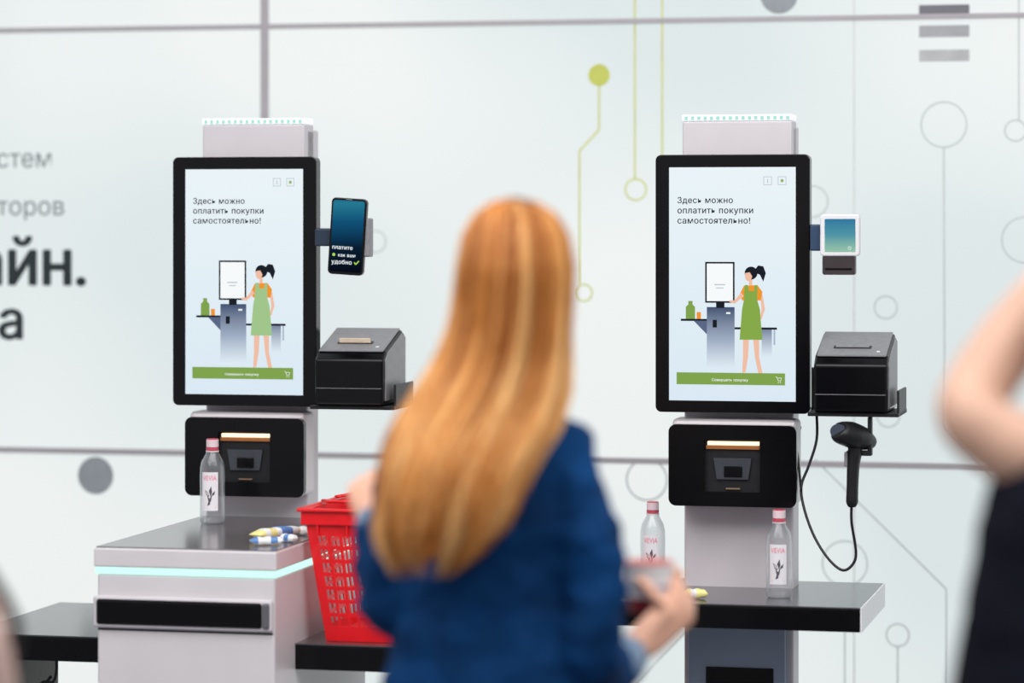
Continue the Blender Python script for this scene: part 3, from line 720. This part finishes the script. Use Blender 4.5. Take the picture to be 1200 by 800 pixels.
th=[wr_*.7+cyp(-40,.058,cz-.04)*.3,cyp(-62,.062,cz-.038),cyp(-82,.057,cz-.014),cyp(-100,.052,cz+.006),cyp(-112,.050,cz+.016)]
hp.append(tube(th,[.017,.015,.0118,.0102,.0082],12)); hp.append(ball(th[-1],.0085,10,6))
P.append(organic('hand_right',hp,skin,.0032,3))
P.append(organic('hand_left',hand_parts(W(437,606,5.45),(-.1,.45,.35),(.35,.5,-.7),(.9,.1,.1),.5,.95),skin,.0035,3))
# trousers & shoes
hips=W(573,880,Yb); hr=Vector((hips.x+.085,hips.y-.02,.86)); hl=Vector((hips.x-.085,hips.y+.02,.86))
kr=Vector((hips.x+.09,hips.y+.0,.47)); kl=Vector((hips.x-.09,hips.y+.04,.47)); ar=Vector((hips.x+.09,hips.y-.04,.075)); al=Vector((hips.x-.10,hips.y+.01,.075))
P.append(organic('trousers',[sections([(hips.x,hips.y,.76,.15,.11),(hips.x,hips.y,.86,.172,.125),(hips.x,hips.y,.98,.14,.105)],yaw),leg_parts(hr,kr,ar),leg_parts(hl,kl,al)],navyt,.011,4))
P.append(shoe('shoe_right',ar,yaw,mblack)); P.append(shoe('shoe_left',al,yaw,mblack))
# hair
hm=bpy.data.materials.new('ginger_hair'); hm.use_nodes=True; nt=hm.node_tree; b=nt.nodes['Principled BSDF']
at_=nt.nodes.new('ShaderNodeAttribute'); at_.attribute_name='strand'; rp=nt.nodes.new('ShaderNodeValToRGB')
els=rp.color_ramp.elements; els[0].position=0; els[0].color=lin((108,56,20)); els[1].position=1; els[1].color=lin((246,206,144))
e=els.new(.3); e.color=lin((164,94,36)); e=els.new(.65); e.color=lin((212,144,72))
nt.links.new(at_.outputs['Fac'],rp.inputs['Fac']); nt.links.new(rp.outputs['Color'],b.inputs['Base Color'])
b.inputs['Roughness'].default_value=.5; b.inputs['Specular IOR Level'].default_value=.3
HS=[(231,602,3,5.15,.006),(236,602,26,5.15,.035),(250,603,48,5.148,.07),(275,603,62,5.145,.096),(310,603,69,5.14,.112),(345,601,71,5.14,.114),(380,598,72,5.125,.102),(420,590,78,5.10,.082),(460,576,89,5.065,.062),(500,556,94,5.035,.05),(540,536,88,5.01,.045),(580,524,83,5.0,.042),(620,516,74,4.995,.036),(650,508,54,4.995,.028),(676,498,30,4.995,.018)]
arc=[0]
for i in range(1,len(HS)): arc.append(arc[-1]+math.hypot(HS[i][0]-HS[i-1][0],HS[i][2]-HS[i-1][2]))
arc=[x/arc[-1] for x in arc]
def hsec(s):
    for i in range(len(arc)-1):
        if s<=arc[i+1]:
            t=(s-arc[i])/(arc[i+1]-arc[i]); break
    else: i=len(arc)-2; t=1
    return [HS[i][k]*(1-t)+HS[i+1][k]*t for k in range(5)]
def hpt(s,th,rho,dx=0):
    py,px,hw,Y,ry=hsec(s); c=W(px,py,Y); rx=hw/F*Y
    return Vector((c.x+rx*rho*math.cos(th)+dx,c.y+ry*rho*math.sin(th),c.z))
V=[];Fc=[];att=[]
NS=3000
for i in range(NS):
    th=math.radians(random.uniform(-228,48))
    lock=math.sin(th*9+1.3)*.45+math.sin(th*17+.4)*.35+math.sin(th*31+2)*.3
    rho0=random.uniform(.84,.99)+.05*lock
    s1=(.93+.06*math.sin(th*13)+random.uniform(-.06,.02)) if random.random()<.75 else random.uniform(.68,.9)
    s0=random.uniform(0,.06); ph=random.uniform(0,6.28); n=26; col=.5+.3*lock+random.gauss(0,.17)
    r=random.uniform(.0011,.0022); thd=random.gauss(0,.05); base=len(V)
    fly=random.random()<.06
    for k in range(n):
        s=s0+(s1-s0)*k/(n-1)
        g_=max(0,s-.22)
        dx=.014*g_*math.sin(10*s+lock*1.6+th*2)+.005*g_*math.sin(22*s+ph)
        rho=rho0+.09*g_*math.sin(12*s+lock*2.6)+(.08*s if fly else 0)-.06*max(0,s-.8)*5*random.random()*.3
        p=hpt(s,th+thd*s,rho,dx)
        rk=r*(1 if k<n-5 else (n-k)/6)
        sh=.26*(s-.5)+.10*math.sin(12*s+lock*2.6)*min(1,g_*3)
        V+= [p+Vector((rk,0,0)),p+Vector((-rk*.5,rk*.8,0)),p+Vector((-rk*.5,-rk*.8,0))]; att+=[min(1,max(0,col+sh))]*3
        if k:
            a0=base+3*(k-1); a1=base+3*k
            for j in range(3): Fc.append((a0+j,a0+(j+1)%3,a1+(j+1)%3,a1+j))
hair=mk('hair_strands',V,Fc,hm,False,True,recalc=False)
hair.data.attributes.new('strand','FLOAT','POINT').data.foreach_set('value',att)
P.append(hair)
V=[];Fc=[];att=[];n=40;mm=36
for j in range(mm):
    s=j/(mm-1)*.94
    for i in range(n):
        th=2*math.pi*i/n; rho=.82
        p=hpt(s,th,rho)
        if .12<s<.55 and math.sin(th)>.1:   # leave the face free
            p.y=min(p.y,hsec(s)[3]+.0)
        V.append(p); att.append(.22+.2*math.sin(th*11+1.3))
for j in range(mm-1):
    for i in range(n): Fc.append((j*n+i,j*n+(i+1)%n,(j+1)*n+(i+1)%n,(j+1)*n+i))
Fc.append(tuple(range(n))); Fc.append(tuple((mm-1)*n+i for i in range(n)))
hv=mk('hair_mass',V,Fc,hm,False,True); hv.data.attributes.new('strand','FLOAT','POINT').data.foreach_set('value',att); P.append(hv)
group('woman',(hips.x,hips.y,0),P,booth=False)

# cup in her hand
P=[]
cw=mat('cup_white',(226,224,226),.35,0,.03); crd=mat('cup_dark_red',(120,26,34),.35); clid=mat('cup_lid_red',(196,70,60),.35)
def cone(nm,z0,z1,r0,r1,mm):
    v,f=tube([(cx,cyy,cz+z0),(cx,cyy,cz+z1)],[r0,r1],32); return mk(nm,v,f,mm,False)
P+=[cone('base',-.045,-.018,.036,.039,crd),cone('wall',-.018,.036,.039,.042,cw),cone('rim',.036,.041,.0445,.0445,cw),cone('lid',.041,.0435,.043,.043,clid),cone('band',-.004,.004,.0405,.041,mat('cup_grey',(170,166,176),.4))]
group('yogurt_cup',(cx,cyy,cz),P,booth=False)

# --- generic bystander ---
def bystander(name,Y,px,topm,legm,hairm,skinm,tors,armL,armR,rL,rR,sleeve,headpx,headpy,yaw,hands,extra=None):
    P=[]
    bp=[sections([sec(*t) for t in tors],yaw)]
    a,r=smooth_pts(armL,rL,5); tl_=tube(a,r,18); a,r=smooth_pts(armR,rR,5); tr_=tube(a,r,18)
    hc=W(headpx,headpy,Y); hp_,T=head_parts(hc,yaw); nk=tube([Vector((hc.x,hc.y,hc.z-.27)),Vector((hc.x,hc.y,hc.z-.16)),Vector((hc.x,hc.y,hc.z-.07))],[.06,.055,.055],16)
    if sleeve: bp+=[tl_,tr_]; P.append(organic('body',hp_+[nk],skinm,.006,3))
    else: P.append(organic('body',hp_+[nk,tl_,tr_],skinm,.008,3))
    P.append(organic('top',bp,topm,.011,5,.015)); face_details(T,P)
    for h in hands: P.append(organic('hand',hand_parts(*h),skinm,.004,2))
    n=24; V=[];Fc=[]
    for j in range(9):
        ph=math.pi*j/8*.62
        for i in range(n):
            th=2*math.pi*i/n; drop=1+.25*(1 if math.sin(th)<-.2 else 0)
            q=T((.084*math.sin(ph*drop if ph*drop<1.9 else 1.9)*math.cos(th),-.012+.104*math.sin(min(1.9,ph*drop))*math.sin(th),.012+.112*math.cos(ph*drop))); V.append(q)
    for j in range(8):
        for i in range(n): Fc.append((j*n+i,j*n+(i+1)%n,(j+1)*n+(i+1)%n,(j+1)*n+i))
    o=mk('hair',V,Fc,hairm,False,True); s=o.modifiers.new('s','SOLIDIFY'); s.thickness=.01; P.append(o)
    hx=W(px,600,Y).x
    hr=Vector((hx+.09,Y,.88)); hl=Vector((hx-.09,Y,.88)); kr=Vector((hx+.1,Y+.02,.48)); kl=Vector((hx-.1,Y+.02,.48)); ar=Vector((hx+.11,Y-.03,.075)); al=Vector((hx-.11,Y-.03,.075))
    P.append(organic('legs',[sections([(hx,Y,.78,.15,.11),(hx,Y,.9,.175,.125),(hx,Y,1.02,.15,.11)],yaw),leg_parts(hr,kr,ar),leg_parts(hl,kl,al)],legm,.012,4))
    P.append(shoe('shoe',ar,yaw,mblack)); P.append(shoe('shoe',al,yaw,mblack))
    if extra: P+=extra
    group(name,(hx,Y,0),P,booth=False)
darkcoat=mat('dark_vest',(18,20,30),.9,0,.15,20,spec=.1); bhair=mat('brown_hair',(62,44,34),.5,0,.3,60,stretch=(1,1,.1))
Y=4.3
tors=[(1305,920,Y,.235,.16),(1305,800,Y,.226,.155),(1305,700,Y,.205,.145),(1305,620,Y,.19,.14),(1303,560,Y,.168,.13),(1303,530,Y,.15,.11),(1303,505,Y,.11,.09),(1303,485,Y,.07,.07)]
aL=[W(1255,520,Y),W(1215,535,Y-.02),W(1170,515,Y+.0),W(1135,487,Y+.02),W(1150,450,Y+.08),W(1188,395,Y+.15),W(1222,345,Y+.2),W(1240,318,Y+.22)]
aR=[W(1350,520,Y),W(1392,545,Y-.01),W(1420,640,Y),W(1430,745,Y),W(1400,745,Y+.12),W(1370,680,Y+.22),W(1350,640,Y+.25)]
bystander('man_photographing',Y,1305,darkcoat,darkcoat,bhair,skin2,tors,aL,aR,[.055,.056,.053,.045,.050,.049,.038,.030],[.055,.052,.048,.046,.042,.036,.03],False,1303,320,math.radians(5),
   [(W(1246,308,Y+.23),(.35,.3,.8),(.6,.6,-.2),(.8,-.3,.1),.6),(W(1348,635,Y+.26),(-.3,.5,.5),(-.6,.3,.4),(0,0,1),.6)])
Y=4.5
beige=mat('beige_coat',(196,168,158),.8,0,.1,20)
tors=[(-150,960,Y,.20,.14),(-150,860,Y,.19,.135),(-150,760,Y,.165,.12),(-150,660,Y,.165,.125),(-150,590,Y,.17,.12),(-150,545,Y,.15,.105),(-148,515,Y,.11,.085),(-148,495,Y,.07,.07)]
aR=[W(-80,555,Y),W(-72,590,Y),W(-66,650,Y-.01),W(-36,730,Y-.02),W(-21,785,Y-.02),W(-22,850,Y+.05),W(-45,880,Y+.15),W(-60,880,Y+.2)]
aL=[W(-225,550,Y),W(-252,590,Y),W(-262,680,Y),W(-262,780,Y),W(-255,860,Y+.05),W(-245,930,Y+.12)]
q,r=smooth_pts([W(-110,500,Y-.11),W(-78,565,Y-.10),W(-14,670,Y-.085),W(6,703,Y-.075),W(20,740,Y-.03),W(12,790,Y+.08),W(-8,880,Y+.1)],[(.004,.009)]*7,5); v,f=tube(q,r,10,ref=(0,1,0)); st=mk('bag_strap',v,f,mblack,False,True)
bg=W(-20,940,Y); bag=rbox('shoulder_bag',bg.x-.07,bg.x+.07,Y-.05,Y+.25,bg.z-.14,bg.z+.12,mblack,.02,booth=False)
bystander('woman_in_beige',Y,-150,beige,navyt,bhair,skin,tors,aL,aR,[.055,.052,.048,.045,.04,.034],[.052,.050,.050,.052,.052,.048,.04,.034],True,-148,325,math.radians(-5),
   [(W(-66,880,Y+.23),(-.4,.7,.1),(-.3,-.1,-.9),(-.5,-.2,.5),.5),(W(-243,940,Y+.14),(0,.1,-1),(1,0,0),(0,1,0),.4)],[st,bag])

# ---------------- light ----------------
w=bpy.data.worlds.new('hall_ambient'); S.world=w; w.use_nodes=True
w.node_tree.nodes['Background'].inputs['Color'].default_value=(.93,.94,1,1); w.node_tree.nodes['Background'].inputs['Strength'].default_value=.52
def area(name,loc,tgt,sx,sy,en,col=(1,1,1)):
    l=bpy.data.lights.new(name,'AREA'); l.shape='RECTANGLE'; l.size=sx; l.size_y=sy; l.energy=en; l.color=col
    o=bpy.data.objects.new(name,l); S.collection.objects.link(o); o.location=loc; o.rotation_euler=(Vector(tgt)-Vector(loc)).to_track_quat('-Z','Y').to_euler()
area('ceiling_softbox',(0,4.6,4.2),(0,6.2,.8),4.5,2.0,130,(1,.98,.96))
area('ceiling_softbox',(1.8,2.6,3.6),(0,5.6,1.2),2.0,1.2,65,(1,.97,.94))
area('ceiling_softbox',(-2.5,3.5,3.8),(-.6,6.5,1.0),2.0,1.2,50,(1,.98,.96))

cam=bpy.data.cameras.new('camera'); co=bpy.data.objects.new('camera',cam); S.collection.objects.link(co)
co.location=(0,0,H); co.rotation_euler=(math.pi/2,0,0)
cam.sensor_width=36; cam.lens=36*F/1200; cam.shift_y=-(400-HOR)/1200
cam.dof.use_dof=True; cam.dof.focus_distance=7.4; cam.dof.aperture_fstop=1.3; cam.clip_end=100
S.camera=co
